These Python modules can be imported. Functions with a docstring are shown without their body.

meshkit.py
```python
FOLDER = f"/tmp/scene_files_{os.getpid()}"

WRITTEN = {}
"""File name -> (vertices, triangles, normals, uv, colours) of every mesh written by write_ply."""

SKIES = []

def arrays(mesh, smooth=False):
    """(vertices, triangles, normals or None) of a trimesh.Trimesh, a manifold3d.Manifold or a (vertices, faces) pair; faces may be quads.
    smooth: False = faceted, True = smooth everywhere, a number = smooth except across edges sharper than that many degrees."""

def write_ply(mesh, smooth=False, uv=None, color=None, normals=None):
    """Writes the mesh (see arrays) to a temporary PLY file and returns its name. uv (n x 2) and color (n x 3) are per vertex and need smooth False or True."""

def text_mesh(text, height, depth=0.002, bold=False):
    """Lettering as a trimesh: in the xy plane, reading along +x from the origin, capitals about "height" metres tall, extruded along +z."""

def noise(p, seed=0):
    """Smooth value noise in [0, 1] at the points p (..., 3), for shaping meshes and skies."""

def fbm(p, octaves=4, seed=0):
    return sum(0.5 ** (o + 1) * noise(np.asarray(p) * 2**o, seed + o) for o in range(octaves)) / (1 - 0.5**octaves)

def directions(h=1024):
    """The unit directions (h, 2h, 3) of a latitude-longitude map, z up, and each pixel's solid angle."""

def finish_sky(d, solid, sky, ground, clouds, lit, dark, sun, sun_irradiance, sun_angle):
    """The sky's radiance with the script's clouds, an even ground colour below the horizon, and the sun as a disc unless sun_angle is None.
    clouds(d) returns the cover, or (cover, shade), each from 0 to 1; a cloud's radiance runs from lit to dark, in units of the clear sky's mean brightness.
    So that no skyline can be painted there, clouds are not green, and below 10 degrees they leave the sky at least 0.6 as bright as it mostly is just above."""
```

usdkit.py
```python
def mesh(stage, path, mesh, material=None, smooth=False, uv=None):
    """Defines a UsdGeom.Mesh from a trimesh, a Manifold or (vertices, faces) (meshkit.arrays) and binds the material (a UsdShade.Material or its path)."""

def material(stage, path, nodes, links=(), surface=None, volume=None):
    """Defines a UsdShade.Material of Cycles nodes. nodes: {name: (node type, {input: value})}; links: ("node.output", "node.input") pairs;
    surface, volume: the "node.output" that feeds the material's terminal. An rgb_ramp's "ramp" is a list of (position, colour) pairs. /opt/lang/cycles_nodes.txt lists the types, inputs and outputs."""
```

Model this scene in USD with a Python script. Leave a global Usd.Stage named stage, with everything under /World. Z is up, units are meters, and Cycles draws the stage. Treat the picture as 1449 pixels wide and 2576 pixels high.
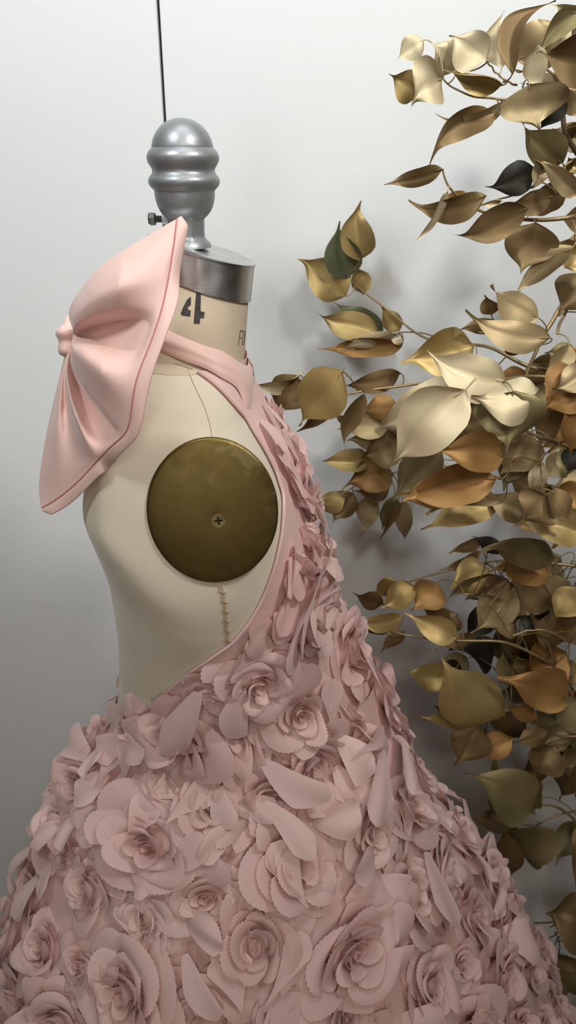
import math, random
import numpy as np
import trimesh, usdkit, meshkit
from shapely.geometry import Polygon, Point, LineString
from scipy.interpolate import PchipInterpolator
from pxr import Usd, UsdGeom, UsdLux, UsdShade, Gf, Sdf

W, H = 1449, 2576
stage = Usd.Stage.CreateInMemory()
UsdGeom.SetStageUpAxis(stage, UsdGeom.Tokens.z)
UsdGeom.SetStageMetersPerUnit(stage, 1.0)
UsdGeom.Xform.Define(stage, '/World')
UsdGeom.Scope.Define(stage, '/World/Looks')

# ------------------------------------------------------------------ camera
FPX = 1932.0
PITCH = math.radians(24.3)
CAM = np.array([0.0, 0.0, 2.0])
FWD = np.array([0, math.cos(PITCH), -math.sin(PITCH)])
UPV = np.array([0, math.sin(PITCH), math.cos(PITCH)])
RGT = np.array([1.0, 0, 0])
cam = UsdGeom.Camera.Define(stage, '/World/camera')
HA = 3.2
cam.CreateHorizontalApertureAttr(HA)
cam.CreateVerticalApertureAttr(HA * H / W)
cam.CreateFocalLengthAttr(FPX / W * HA)
cam.CreateClippingRangeAttr(Gf.Vec2f(0.02, 50))
cam.CreateFStopAttr(2.2)
cam.CreateFocusDistanceAttr(0.66)
cam.CreateExposureAttr(0.74)
cx = UsdGeom.Xformable(cam)
cx.AddTranslateOp().Set(Gf.Vec3d(*CAM))
cx.AddRotateXOp().Set(90 - math.degrees(PITCH))

# ------------------------------------------------------------------ light: lamps out of view, placed to light the display
def rect_light(name, loc, w, h, power, color, aim=None):
    l = UsdLux.RectLight.Define(stage, '/World/' + name)
    l.CreateWidthAttr(w); l.CreateHeightAttr(h)
    l.CreateIntensityAttr(power); l.CreateColorAttr(Gf.Vec3f(*color))
    x = UsdGeom.Xformable(l)
    if aim is None:
        x.AddTranslateOp().Set(Gf.Vec3d(*loc))
    else:
        z = np.array(loc, float) - np.array(aim, float); z /= np.linalg.norm(z)
        xx = np.cross([0, 1, 0.001], z); xx /= np.linalg.norm(xx)
        yy = np.cross(z, xx)
        m = Gf.Matrix4d(*xx, 0, *yy, 0, *z, 0, *loc, 1)
        x.AddTransformOp().Set(m)
def spot(name, loc, aim, radius, power, color, angle, soft):
    l = UsdLux.SphereLight.Define(stage, '/World/' + name)
    l.CreateRadiusAttr(radius); l.CreateIntensityAttr(power); l.CreateColorAttr(Gf.Vec3f(*color))
    sh = UsdLux.ShapingAPI.Apply(l.GetPrim()); sh.CreateShapingConeAngleAttr(angle); sh.CreateShapingConeSoftnessAttr(soft)
    z = nrm(np.array(loc, float) - np.array(aim, float)); xx = nrm(np.cross([0, 1, 0.001], z)); yy = np.cross(z, xx)
    UsdGeom.Xformable(l).AddTransformOp().Set(Gf.Matrix4d(*xx, 0, *yy, 0, *z, 0, *loc, 1))
def nrm(v):
    v = np.asarray(v, float); return v / (np.linalg.norm(v, axis=-1, keepdims=True) + 1e-12)
# all unseen: two spots aimed at the display, two panels overhead
spot('unseen_spot', (0.75, -0.05, 3.0), (-0.05, 1.1, 2.15), 0.14, 52.0, (1.0, 0.985, 0.95), 39, 0.95)
spot('unseen_spot_001', (-0.60, 0.0, 3.0), (-0.20, 1.1, 2.15), 0.14, 38.0, (0.93, 0.98, 1.0), 39, 0.95)
rect_light('unseen_ceiling_lamp', (0.0, 0.55, 3.12), 0.6, 0.3, 4.0, (0.97, 0.99, 1.0))  # out of view, lights the display from above
rect_light('unseen_ceiling_lamp_001', (0.3, -1.2, 3.12), 0.6, 0.6, 8.0, (1.0, 0.85, 0.70))  # out of view, placed to warm the lower wall
rect_light('unseen_front_light', (-0.5, -2.95, 2.0), 0.45, 1.0, 5.0, (1.0, 0.98, 0.96), aim=(-0.5, 1.0, 2.0))  # unseen light behind the camera, placed to streak the neck cap

# ------------------------------------------------------------------ helpers
used = {}
def numbered(parent, name):
    k = (parent, name); n = used.get(k, -1) + 1; used[k] = n
    return name if n == 0 else f'{name}_{n:03d}'
def props(p, label=None, cat=None, group=None, kind=None):
    for k, v in (('label', label), ('category', cat), ('group', group), ('kind', kind)):
        if v: p.SetCustomDataByKey(k, v)
    return p
def thing(name, label=None, cat=None, group=None, kind=None, loc=None):
    path = '/World/' + numbered('/World', name)
    x = UsdGeom.Xform.Define(stage, path)
    return props(x.GetPrim(), label, cat, group, kind)
def obj(name, mesh, mat, parent=None, smooth=30, label=None, cat=None, group=None, kind=None):
    par = '/World' if parent is None else str(parent.GetPath())
    path = par + '/' + numbered(par, name)
    if isinstance(mesh, trimesh.Trimesh):
        mesh = (np.array(mesh.vertices), np.array(mesh.faces))
    m = usdkit.mesh(stage, path, mesh, mat, smooth=smooth)
    return props(m.GetPrim(), label, cat, group, kind)
def join(ms):
    vs, fs, n = [], [], 0
    for v, f in ms:
        vs.append(v); fs.append(np.asarray(f) + n); n += len(v)
    return np.vstack(vs), np.vstack(fs)
def T(m): return np.array(m.vertices), np.array(m.faces)
def box(c, s):
    m = trimesh.creation.box(s); m.apply_translation(c); return T(m)
def chamfer_box(c, s, r):
    c = np.array(c, float); s = np.array(s, float)
    pts = []
    for k in range(3):
        e = s / 2 - r; e[k] = s[k] / 2
        for sx in (-1, 1):
            for sy in (-1, 1):
                for sz in (-1, 1):
                    pts.append(c + e * np.array([sx, sy, sz]))
    return T(trimesh.convex.convex_hull(np.array(pts)))
def grid_faces(nu, nv, closed_v=False, flip=False):
    f = []
    nvv = nv if closed_v else nv - 1
    i, j = np.meshgrid(np.arange(nu - 1), np.arange(nvv), indexing='ij')
    i = i.ravel(); j = j.ravel(); j2 = (j + 1) % nv
    a, b, c, d = i * nv + j, i * nv + j2, (i + 1) * nv + j2, (i + 1) * nv + j
    F = np.vstack([np.stack([a, b, c], 1), np.stack([a, c, d], 1)])
    return F[:, ::-1] if flip else F
def nrm(v):
    v = np.asarray(v, float); return v / (np.linalg.norm(v, axis=-1, keepdims=True) + 1e-12)
def sweep(pts, radii, sides=8, caps=True):
    p = np.asarray(pts, float); n = len(p)
    t = nrm(np.gradient(p, axis=0)); r = np.broadcast_to(radii, (n,))
    a = np.cross(t[0], [0.3, 0.2, 0.93]); a = nrm(a); A = [a]
    for k in range(1, n):
        a = A[-1] - np.dot(A[-1], t[k]) * t[k]; A.append(nrm(a))
    A = np.array(A); B = np.cross(t, A)
    an = np.arange(sides) * 2 * np.pi / sides
    v = p[:, None] + r[:, None, None] * (np.cos(an)[None, :, None] * A[:, None] + np.sin(an)[None, :, None] * B[:, None])
    v = v.reshape(-1, 3); f = grid_faces(n, sides, True)
    if caps:
        v = np.vstack([v, p[:1], p[-1:]]); c0, c1 = n * sides, n * sides + 1
        k = np.arange(sides); k2 = (k + 1) % sides
        f = np.vstack([f, np.stack([np.full(sides, c0), k2, k], 1), np.stack([np.full(sides, c1), (n - 1) * sides + k, (n - 1) * sides + k2], 1)])
    return v, f
def smooth_path(pts, n):
    p = np.asarray(pts, float)
    d = np.concatenate([[0], np.cumsum(np.linalg.norm(np.diff(p, axis=0), axis=1) + 1e-9)]); d /= d[-1]
    if len(p) == 2:
        return p[0] + np.linspace(0, 1, n)[:, None] * (p[1] - p[0])
    from scipy.interpolate import CubicSpline
    return CubicSpline(d, p)(np.linspace(0, 1, n))
def lathe(profile, axis_o, sides=64):
    pr = np.asarray(profile, float); n = len(pr)
    an = np.arange(sides) * 2 * np.pi / sides
    v = np.stack([pr[:, 0, None] * np.cos(an), pr[:, 0, None] * np.sin(an), np.repeat(pr[:, 1, None], sides, 1)], -1).reshape(-1, 3)
    return v + np.asarray(axis_o), grid_faces(n, sides, True)
def ray(px, py):
    d = FWD + RGT * ((px - W / 2) / FPX) - UPV * ((py - H / 2) / FPX)
    return d
def at(px, py, Y):
    """the point of the vertical plane at distance Y from the camera that a pixel sees"""
    d = ray(px, py); return CAM + d * (Y / d[1])

# ------------------------------------------------------------------ materials
def mat(name, nodes, links, surface='p.BSDF'):
    return usdkit.material(stage, '/World/Looks/' + name, nodes, links, surface=surface)
def noisy(name, base, dark, scale, rough=0.6, metallic=0.0, bump=0.0, bscale=None, detail=4, spec=0.5, **kw):
    p = {'roughness': rough, 'metallic': metallic, 'specular_ior_level': spec}; p.update(kw)
    nodes = {'c': ('texture_coordinate', {}), 'n': ('noise_texture', {'scale': scale, 'detail': detail}),
             'r': ('rgb_ramp', {'ramp': [(0.35, dark), (0.65, base)]}), 'p': ('principled_bsdf', p)}
    links = [('c.object', 'n.vector'), ('n.fac', 'r.fac'), ('r.color', 'p.base_color')]
    if bump:
        nodes['b'] = ('noise_texture', {'scale': bscale or scale * 6, 'detail': 3})
        nodes['bm'] = ('bump', {'strength': bump, 'distance': 0.001})
        links += [('c.object', 'b.vector'), ('b.fac', 'bm.height'), ('bm.normal', 'p.normal')]
    return mat(name, nodes, links)
M_wall = noisy('wall_paint', (0.785, 0.81, 0.81), (0.76, 0.785, 0.785), 3.0, rough=0.55, bump=0.08, bscale=180, spec=0.3)
M_gap = mat('gap_black', {'p': ('principled_bsdf', {'base_color': (0.012, 0.012, 0.014), 'roughness': 0.8})}, [])
M_floor = noisy('floor_wood', (0.20, 0.13, 0.08), (0.14, 0.085, 0.05), 5.0, rough=0.5)
M_ceil = mat('ceiling_paint', {'p': ('principled_bsdf', {'base_color': (0.7, 0.7, 0.69), 'roughness': 0.9})}, [])
M_room = mat('room_paint', {'p': ('principled_bsdf', {'base_color': (0.30, 0.265, 0.225), 'roughness': 0.9})}, [])
# linen of the form with a fine weave
M_linen = mat('form_linen', {
    'c': ('texture_coordinate', {}), 'n': ('noise_texture', {'scale': 9, 'detail': 5}),
    'r': ('rgb_ramp', {'ramp': [(0.3, (0.665, 0.59, 0.46)), (0.7, (0.745, 0.68, 0.555))]}),
    'w1': ('noise_texture', {'scale': 700, 'detail': 2}), 'bm': ('bump', {'strength': 0.22, 'distance': 0.0005}),
    'p': ('principled_bsdf', {'roughness': 0.75, 'sheen_weight': 0.25, 'sheen_roughness': 0.4, 'specular_ior_level': 0.25})},
    [('c.object', 'n.vector'), ('n.fac', 'r.fac'), ('r.color', 'p.base_color'), ('c.object', 'w1.vector'), ('w1.fac', 'bm.height'), ('bm.normal', 'p.normal')])
M_canvas = noisy('neck_canvas', (0.64, 0.54, 0.40), (0.57, 0.475, 0.35), 14, rough=0.85, bump=0.15, bscale=900, spec=0.2)
M_seam = mat('seam_thread', {'p': ('principled_bsdf', {'base_color': (0.38, 0.32, 0.23), 'roughness': 0.9})}, [])
M_stitch = mat('stitch_thread', {'p': ('principled_bsdf', {'base_color': (0.50, 0.40, 0.26), 'roughness': 0.8})}, [])
M_ink = noisy('stencil_ink', (0.075, 0.068, 0.066), (0.045, 0.042, 0.042), 260, rough=0.9, spec=0.2)
M_silver = noisy('silver_paint', (0.33, 0.345, 0.355), (0.28, 0.295, 0.305), 40, rough=0.42, metallic=0.55, bump=0.25, bscale=120)
M_bolt = noisy('bolt_zinc', (0.20, 0.21, 0.20), (0.12, 0.13, 0.12), 200, rough=0.45, metallic=0.8)
# brushed aluminium: streaks run round the cap
M_alu = mat('brushed_aluminium', {
    'c': ('texture_coordinate', {}), 'm': ('mapping', {'scale': (3, 3, 160)}), 'n': ('noise_texture', {'scale': 6, 'detail': 4}),
    'n2': ('noise_texture', {'scale': 30, 'detail': 4}), 'r': ('rgb_ramp', {'ramp': [(0.3, (0.52, 0.52, 0.515)), (0.7, (0.70, 0.70, 0.70))]}),
    'rr': ('map_range', {'from_min': 0.3, 'from_max': 0.7, 'to_min': 0.30, 'to_max': 0.42}),
    'bm': ('bump', {'strength': 0.12, 'distance': 0.0005}), 'tg': ('tangent', {'direction_type': 'radial', 'axis': 'z'}), 'p': ('principled_bsdf', {'metallic': 1.0, 'anisotropic': 0.7, 'anisotropic_rotation': 0.25})},
    [('c.object', 'm.vector'), ('m.vector', 'n.vector'), ('c.object', 'n2.vector'), ('n2.fac', 'r.fac'), ('r.color', 'p.base_color'),
     ('n2.fac', 'rr.value'), ('rr.result', 'p.roughness'), ('n.fac', 'bm.height'), ('bm.normal', 'p.normal'), ('tg.tangent', 'p.tangent')])
# tarnished brass plate with pale blotches towards its upper right
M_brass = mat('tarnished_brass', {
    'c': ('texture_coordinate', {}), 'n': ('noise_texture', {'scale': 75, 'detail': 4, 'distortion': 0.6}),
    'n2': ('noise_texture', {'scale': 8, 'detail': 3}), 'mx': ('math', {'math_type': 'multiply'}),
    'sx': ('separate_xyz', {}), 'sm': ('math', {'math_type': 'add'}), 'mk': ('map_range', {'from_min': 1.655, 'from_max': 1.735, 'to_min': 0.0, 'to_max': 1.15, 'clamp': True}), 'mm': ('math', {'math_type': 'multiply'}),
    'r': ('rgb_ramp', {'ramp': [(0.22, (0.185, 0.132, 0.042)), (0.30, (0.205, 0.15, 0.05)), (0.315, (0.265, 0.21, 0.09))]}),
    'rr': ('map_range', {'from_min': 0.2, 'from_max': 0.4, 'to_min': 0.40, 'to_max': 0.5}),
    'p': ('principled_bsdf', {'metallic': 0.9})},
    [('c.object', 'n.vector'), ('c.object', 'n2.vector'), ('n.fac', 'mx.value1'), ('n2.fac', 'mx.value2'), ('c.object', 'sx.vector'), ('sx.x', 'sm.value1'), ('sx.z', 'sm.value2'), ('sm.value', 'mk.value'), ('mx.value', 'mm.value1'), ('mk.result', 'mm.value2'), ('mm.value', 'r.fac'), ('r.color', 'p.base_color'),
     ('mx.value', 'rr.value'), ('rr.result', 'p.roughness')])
M_screw = noisy('screw_brass', (0.36, 0.28, 0.12), (0.22, 0.16, 0.07), 150, rough=0.4, metallic=0.9)
def cloth(name, col, dark, transl, rough, sheen, scale=25, spec=0.3, bump=0.0, bscale=1500):
    nodes = {'c': ('texture_coordinate', {}), 'n': ('noise_texture', {'scale': scale, 'detail': 3}),
             'r': ('rgb_ramp', {'ramp': [(0.3, dark), (0.7, col)]}),
             'p': ('principled_bsdf', {'roughness': rough, 'sheen_weight': sheen, 'sheen_roughness': 0.35, 'specular_ior_level': spec}),
             't': ('translucent_bsdf', {}), 'x': ('mix_closure', {'fac': transl})}
    links = [('c.object', 'n.vector'), ('n.fac', 'r.fac'), ('r.color', 'p.base_color'), ('r.color', 't.color'), ('p.BSDF', 'x.closure1'), ('t.BSDF', 'x.closure2')]
    return mat(name, nodes, links, 'x.closure')
M_satin = cloth('pink_satin', (0.84, 0.585, 0.525), (0.825, 0.565, 0.505), 0.08, 0.5, 0.35, spec=0.3)
M_satin_seam = mat('satin_seam', {'p': ('principled_bsdf', {'base_color': (0.50, 0.20, 0.185), 'roughness': 0.8})}, [])
M_chiffon = [cloth(f'pink_chiffon_{i}', c, d, 0.30, 0.75, 0.3, spec=0.15) for i, (c, d) in enumerate([
    ((0.85, 0.63, 0.61), (0.835, 0.61, 0.59)), ((0.87, 0.67, 0.64), (0.855, 0.65, 0.62)), ((0.83, 0.61, 0.58), (0.815, 0.59, 0.56))])]
M_lining = cloth('pink_lining', (0.82, 0.58, 0.55), (0.80, 0.56, 0.53), 0.1, 0.8, 0.1)
def gold(name, base, dark, rough, metallic):
    nodes = {'c': ('texture_coordinate', {}), 'n': ('noise_texture', {'scale': 22, 'detail': 4}),
             'r': ('rgb_ramp', {'ramp': [(0.3, dark), (0.7, base)]}), 'n2': ('noise_texture', {'scale': 60, 'detail': 2}),
             'bm': ('bump', {'strength': 0.12, 'distance': 0.002}),
             'p': ('principled_bsdf', {'roughness': rough, 'metallic': metallic, 'specular_ior_level': 0.4})}
    return mat(name, nodes, [('c.object', 'n.vector'), ('n.fac', 'r.fac'), ('r.color', 'p.base_color'), ('c.object', 'n2.vector'), ('n2.fac', 'bm.height'), ('bm.normal', 'p.normal')])
TONE = {  # leaf paints; the dark tones also stand in for shade
    'L': gold('champagne_gold', (0.60, 0.515, 0.335), (0.52, 0.435, 0.27), 0.52, 0.45),
    'G': gold('antique_gold', (0.48, 0.36, 0.15), (0.40, 0.285, 0.11), 0.46, 0.5),
    'T': gold('tan_gold', (0.42, 0.325, 0.175), (0.35, 0.26, 0.13), 0.50, 0.45),
    'R': gold('copper_gold', (0.355, 0.20, 0.068), (0.28, 0.148, 0.046), 0.50, 0.45),
    'B': gold('bronze', (0.225, 0.15, 0.066), (0.165, 0.106, 0.044), 0.50, 0.45),
    'O': gold('olive_gold', (0.26, 0.215, 0.10), (0.20, 0.16, 0.07), 0.50, 0.45),
    'K': gold('dark_leaf', (0.035, 0.03, 0.022), (0.02, 0.018, 0.012), 0.5, 0.1),
    'V': gold('green_gold', (0.17, 0.18, 0.10), (0.12, 0.135, 0.075), 0.46, 0.35)}
M_twig = gold('twig_gold', (0.40, 0.31, 0.16), (0.28, 0.20, 0.095), 0.42, 0.6)
M_bark = gold('bark_bronze', (0.15, 0.105, 0.06), (0.09, 0.06, 0.035), 0.6, 0.3)
M_iron = mat('stand_iron', {'p': ('principled_bsdf', {'base_color': (0.06, 0.06, 0.065), 'roughness': 0.4, 'metallic': 0.8})}, [])

# ------------------------------------------------------------------ the room
YW = 1.25                                                              # face of the back wall
seam_x = at(405, 150, YW)[0]
wb = thing('wall_back', kind='structure')
gap = 0.0042
def panel(x0, x1):
    return chamfer_box(((x0 + x1) / 2, YW + 0.009, 1.6), (x1 - x0, 0.018, 3.2), 0.0012)
obj('panel', panel(-3.0, seam_x - gap / 2), M_wall, wb, smooth=False)
obj('panel', panel(seam_x + gap / 2, 3.0), M_wall, wb, smooth=False)
obj('backing', box((0, YW + 0.068, 1.6), (6, 0.1, 3.2)), M_gap, wb, smooth=False)
obj('floor', box((0, -0.9, -0.05), (6, 4.5, 0.1)), M_floor, kind='structure', smooth=False)
obj('ceiling', box((0, -0.9, 3.25), (6, 4.5, 0.1)), M_ceil, kind='structure', smooth=False)
obj('wall_left', box((-3.05, -0.9, 1.6), (0.1, 4.5, 3.2)), M_room, kind='structure', smooth=False)
obj('wall_right', box((3.05, -0.9, 1.6), (0.1, 4.5, 3.2)), M_room, kind='structure', smooth=False)
obj('wall_front', box((0, -3.1, 1.6), (6, 0.1, 3.2)), M_room, kind='structure', smooth=False)

# ------------------------------------------------------------------ dress form: a loft of super-ellipses
YC = 0.75
def zx(px, py, Y=YC):
    p = at(px, py, Y); return p[2], p[0]
back_px = [(352, 770), (340, 880), (328, 915), (295, 970), (268, 1050), (250, 1130), (240, 1210), (258, 1300), (286, 1430), (298, 1540), (303, 1640), (300, 1740), (283, 1830), (262, 1960), (235, 2080)]
front_px = [(628, 765), (616, 870), (612, 930), (628, 985), (655, 1030), (690, 1095), (735, 1200), (768, 1290), (790, 1370), (803, 1450), (825, 1540), (870, 1640), (925, 1710), (940, 1790), (950, 1870), (955, 1990), (955, 2080)]
bz, bx_ = np.array([zx(*p) for p in back_px]).T
fz, fx_ = np.array([zx(*p) for p in front_px]).T
XB = PchipInterpolator(bz[::-1], bx_[::-1]); XF = PchipInterpolator(fz[::-1], fx_[::-1])
ztop, zbot = min(bz[0], fz[0]), max(bz[-1], fz[-1])
znb = zx(470, 920, 0.69)[0]                                            # neck base
def plate_at(px, py): return at(px, py, YP)
YP = 0.605
pc = at(535, 1287, YP)                                                # armplate centre
hw = [(zx(500, 760)[0], 0.0485), (znb + 0.02, 0.052), (znb, 0.062), (znb - 0.012, 0.082), (znb - 0.026, 0.112), (znb - 0.040, 0.140), (znb - 0.056, 0.157), (pc[2] + 0.03, 0.170), (pc[2] - 0.02, 0.172), (pc[2] - 0.07, 0.162), (pc[2] - 0.13, 0.143),
      (pc[2] - 0.20, 0.120), (pc[2] - 0.27, 0.106), (pc[2] - 0.32, 0.104), (pc[2] - 0.40, 0.125), (pc[2] - 0.52, 0.15)]
hz, hv = np.array(hw).T
HW = PchipInterpolator(hz[::-1], hv[::-1])
def expo(z):
    return 2.0 + 0.55 * np.exp(-((z - pc[2]) / 0.075) ** 2)
tilt_n = nrm(np.array([0.02, -1.0, 0.10]))
def clip_plane(p, off=0.0):
    """flattens the armholes so that the round plates can sit on them (both sides)"""
    s = np.where(p[..., 1] < YC, 1.0, -1.0)
    q = p.copy(); q[..., 1] = YC + (q[..., 1] - YC) * s
    d = (q - pc) @ tilt_n - off
    k = 0.006
    dd = np.where(d > -3 * k, k * np.log1p(np.exp(np.clip(d / k, -30, 30))), 0)
    q = q - dd[..., None] * tilt_n
    q[..., 1] = np.minimum(q[..., 1], YC)
    q[..., 1] = YC + (q[..., 1] - YC) * s
    return q
def torso_point(z, th, off=0.0):
    z = np.asarray(z, float); th = np.asarray(th, float)
    z, th = np.broadcast_arrays(z, th)
    zc = np.clip(z, zbot, ztop)
    xf, xb, w = XF(zc), XB(zc), HW(np.clip(z, hz[-1], hz[0]))
    a = (xf - xb) / 2; c = (xf + xb) / 2; e = 2.0 / expo(z)
    ct, st = np.cos(th), np.sin(th)
    x = c + (a + off) * np.sign(ct) * np.abs(ct) ** e
    y = YC + (w + off) * np.sign(st) * np.abs(st) ** e
    return clip_plane(np.stack([x, y, z], -1), off * 0.9)
def dense_theta(n):
    return -np.pi + np.arange(n) * 2 * np.pi / n
class Surf:
    """a lofted surface with a ray hit, so that things can be laid on it where the photograph shows them"""
    def __init__(s, fn, z0, z1, nz=260, nt=360, off=0.0):
        s.z = np.linspace(z0, z1, nz); s.t = np.linspace(-np.pi, np.pi, nt)
        s.P = fn(s.z[:, None], s.t[None, :], off) if off else fn(s.z[:, None], s.t[None, :])
        gz, gt = np.gradient(s.P, axis=0), np.gradient(s.P, axis=1)
        s.N = nrm(np.cross(gt, gz) * (1 if z1 > z0 else -1))
        d = s.P - CAM; k = d @ FWD
        s.px = W / 2 + FPX * (d @ RGT) / k; s.py = H / 2 - FPX * (d @ UPV) / k; s.k = k
        s.face = (s.N * -d).sum(-1) > 0
    def hit(s, px, py):
        e = (s.px - px) ** 2 + (s.py - py) ** 2 + np.where(s.face, 0, 1e5)
        i, j = np.unravel_index(np.argmin(e), e.shape)
        return s.P[i, j], s.N[i, j]
    def hit3(s, px, py, off=0.0):
        p, n = s.hit(px, py); d = ray(px, py)
        t = ((p - CAM) @ n) / (d @ n) if abs(d @ n) > 0.12 else ((p - CAM) @ FWD) / (d @ FWD)
        return CAM + d * t + n * off, n
torso_s = Surf(torso_point, ztop, zbot)

form = thing('dress_form', 'cream linen dress form with silver finial and round brass arm plate', 'dress form')
nz, nt = 150, 160
zz = np.concatenate([np.linspace(znb - 0.005, znb - 0.075, 50), np.linspace(znb - 0.08, zbot, 90)])
th = dense_theta(nt)
V = torso_point(zz[:, None], th[None, :]).reshape(-1, 3)
F = grid_faces(len(zz), nt, True, flip=True)
V = np.vstack([V, V[-nt:].mean(0)[None]]); k = np.arange(nt); k2 = (k + 1) % nt; b0 = (len(zz) - 1) * nt
F = np.vstack([F, np.stack([b0 + k, b0 + k2, np.full(nt, len(V) - 1)], 1)])
torso = obj('torso', (V, F), M_linen, form, smooth=60)
# neck (canvas) from the neck seam up under the cap
def shear_cap(px_r, py_r, R, E1):
    """centre of the sloping ring whose right end shows at a pixel"""
    r = at(px_r, py_r, YC); return r - R * E1
TILT = math.radians(15)
E1 = np.array([math.cos(TILT), 0, -math.sin(TILT)]); EY = np.array([0, 1.0, 0])
E1B = np.array([math.cos(math.radians(19)), 0, -math.sin(math.radians(19))])
RC = 0.0505
c_top, c_bot = shear_cap(641, 662, RC, E1), shear_cap(631, 757, RC, E1B)
zz = np.linspace(znb - 0.006, zx(616, 880)[0], 24)
Vn = torso_point(zz[:, None], th[None, :], 0.0006)
ring = (c_bot * 0.8 + c_top * 0.2)[None] + (RC - 0.0025) * (np.cos(th)[:, None] * E1B + np.sin(th)[:, None] * EY)
last = Vn[-1]
extra = [last * (1 - u) + ring * u for u in np.linspace(0.08, 1, 12)]
Vn = np.concatenate([Vn, np.array(extra)], 0)
neck = obj('neck', (Vn.reshape(-1, 3), grid_faces(len(Vn), nt, True)), M_canvas, form, smooth=60)
class Patch(Surf):
    def __init__(s, P):
        s.P = P; gz, gt = np.gradient(P, axis=0), np.gradient(P, axis=1)
        s.N = nrm(np.cross(gt, gz)); d = P - CAM; k = d @ FWD
        s.px = W / 2 + FPX * (d @ RGT) / k; s.py = H / 2 - FPX * (d @ UPV) / k; s.face = (s.N * -d).sum(-1) > 0
def densify(P, m):
    from scipy.ndimage import zoom
    return np.stack([zoom(P[..., i], (m, m), order=1) for i in range(3)], -1)
neck_s = Patch(densify(Vn, 4))
# aluminium cap: rolled rim, sloping forward
def cap_ring(u, r): return (c_bot * (1 - u) + c_top * u)[None] + r * (np.cos(th)[:, None] * (E1B * (1 - u) + E1 * u) + np.sin(th)[:, None] * EY)
prof = [(0.0, RC - 0.0022), (-0.01, RC - 0.0015), (0.0, RC), (0.04, RC + 0.0004), (0.10, RC), (0.88, RC), (0.93, RC + 0.0008), (0.97, RC + 0.0008), (1.0, RC - 0.0006), (1.01, RC - 0.003), (1.0, RC - 0.006), (0.985, RC - 0.02), (0.985, 0.0005)]
P = np.array([cap_ring(u, r) for u, r in prof])
obj('neck_cap', (P.reshape(-1, 3), grid_faces(len(P), nt, True)), M_alu, form, smooth=35)
# finial, turned
fb = at(470, 612, YC); ax_x = at(463, 450, YC)[0]
ppm = (at(563, 450, YC)[0] - at(463, 450, YC)[0]) / 100
fin_px = [(0, 296), (18, 298), (36, 305), (52, 317), (64, 333), (72, 350), (76, 366), (76, 371), (79, 374), (85, 381), (89, 390), (90, 398), (88, 408), (83, 417), (79, 424), (78, 430), (80, 437), (86, 444), (89.5, 451), (90, 458), (87, 467), (81, 474), (77, 478), (76, 483), (76, 492), (74, 506), (70, 520), (64, 532), (55, 543), (47, 550)]
prof = [(max(r, 0.4) * ppm, at(463, y, YC)[2]) for r, y in fin_px]
fin = [lathe(prof[::-1], (ax_x, YC, 0))]
cz = at(463, 600, YC)[2]
oct_prof = [(62, 622), (60, 612), (52, 603), (49, 597), (48, 590), (49, 552), (53, 543)]
v, f = lathe([(r * ppm, at(463, y, YC)[2]) for r, y in oct_prof], (ax_x, YC, 0), 64)
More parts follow.
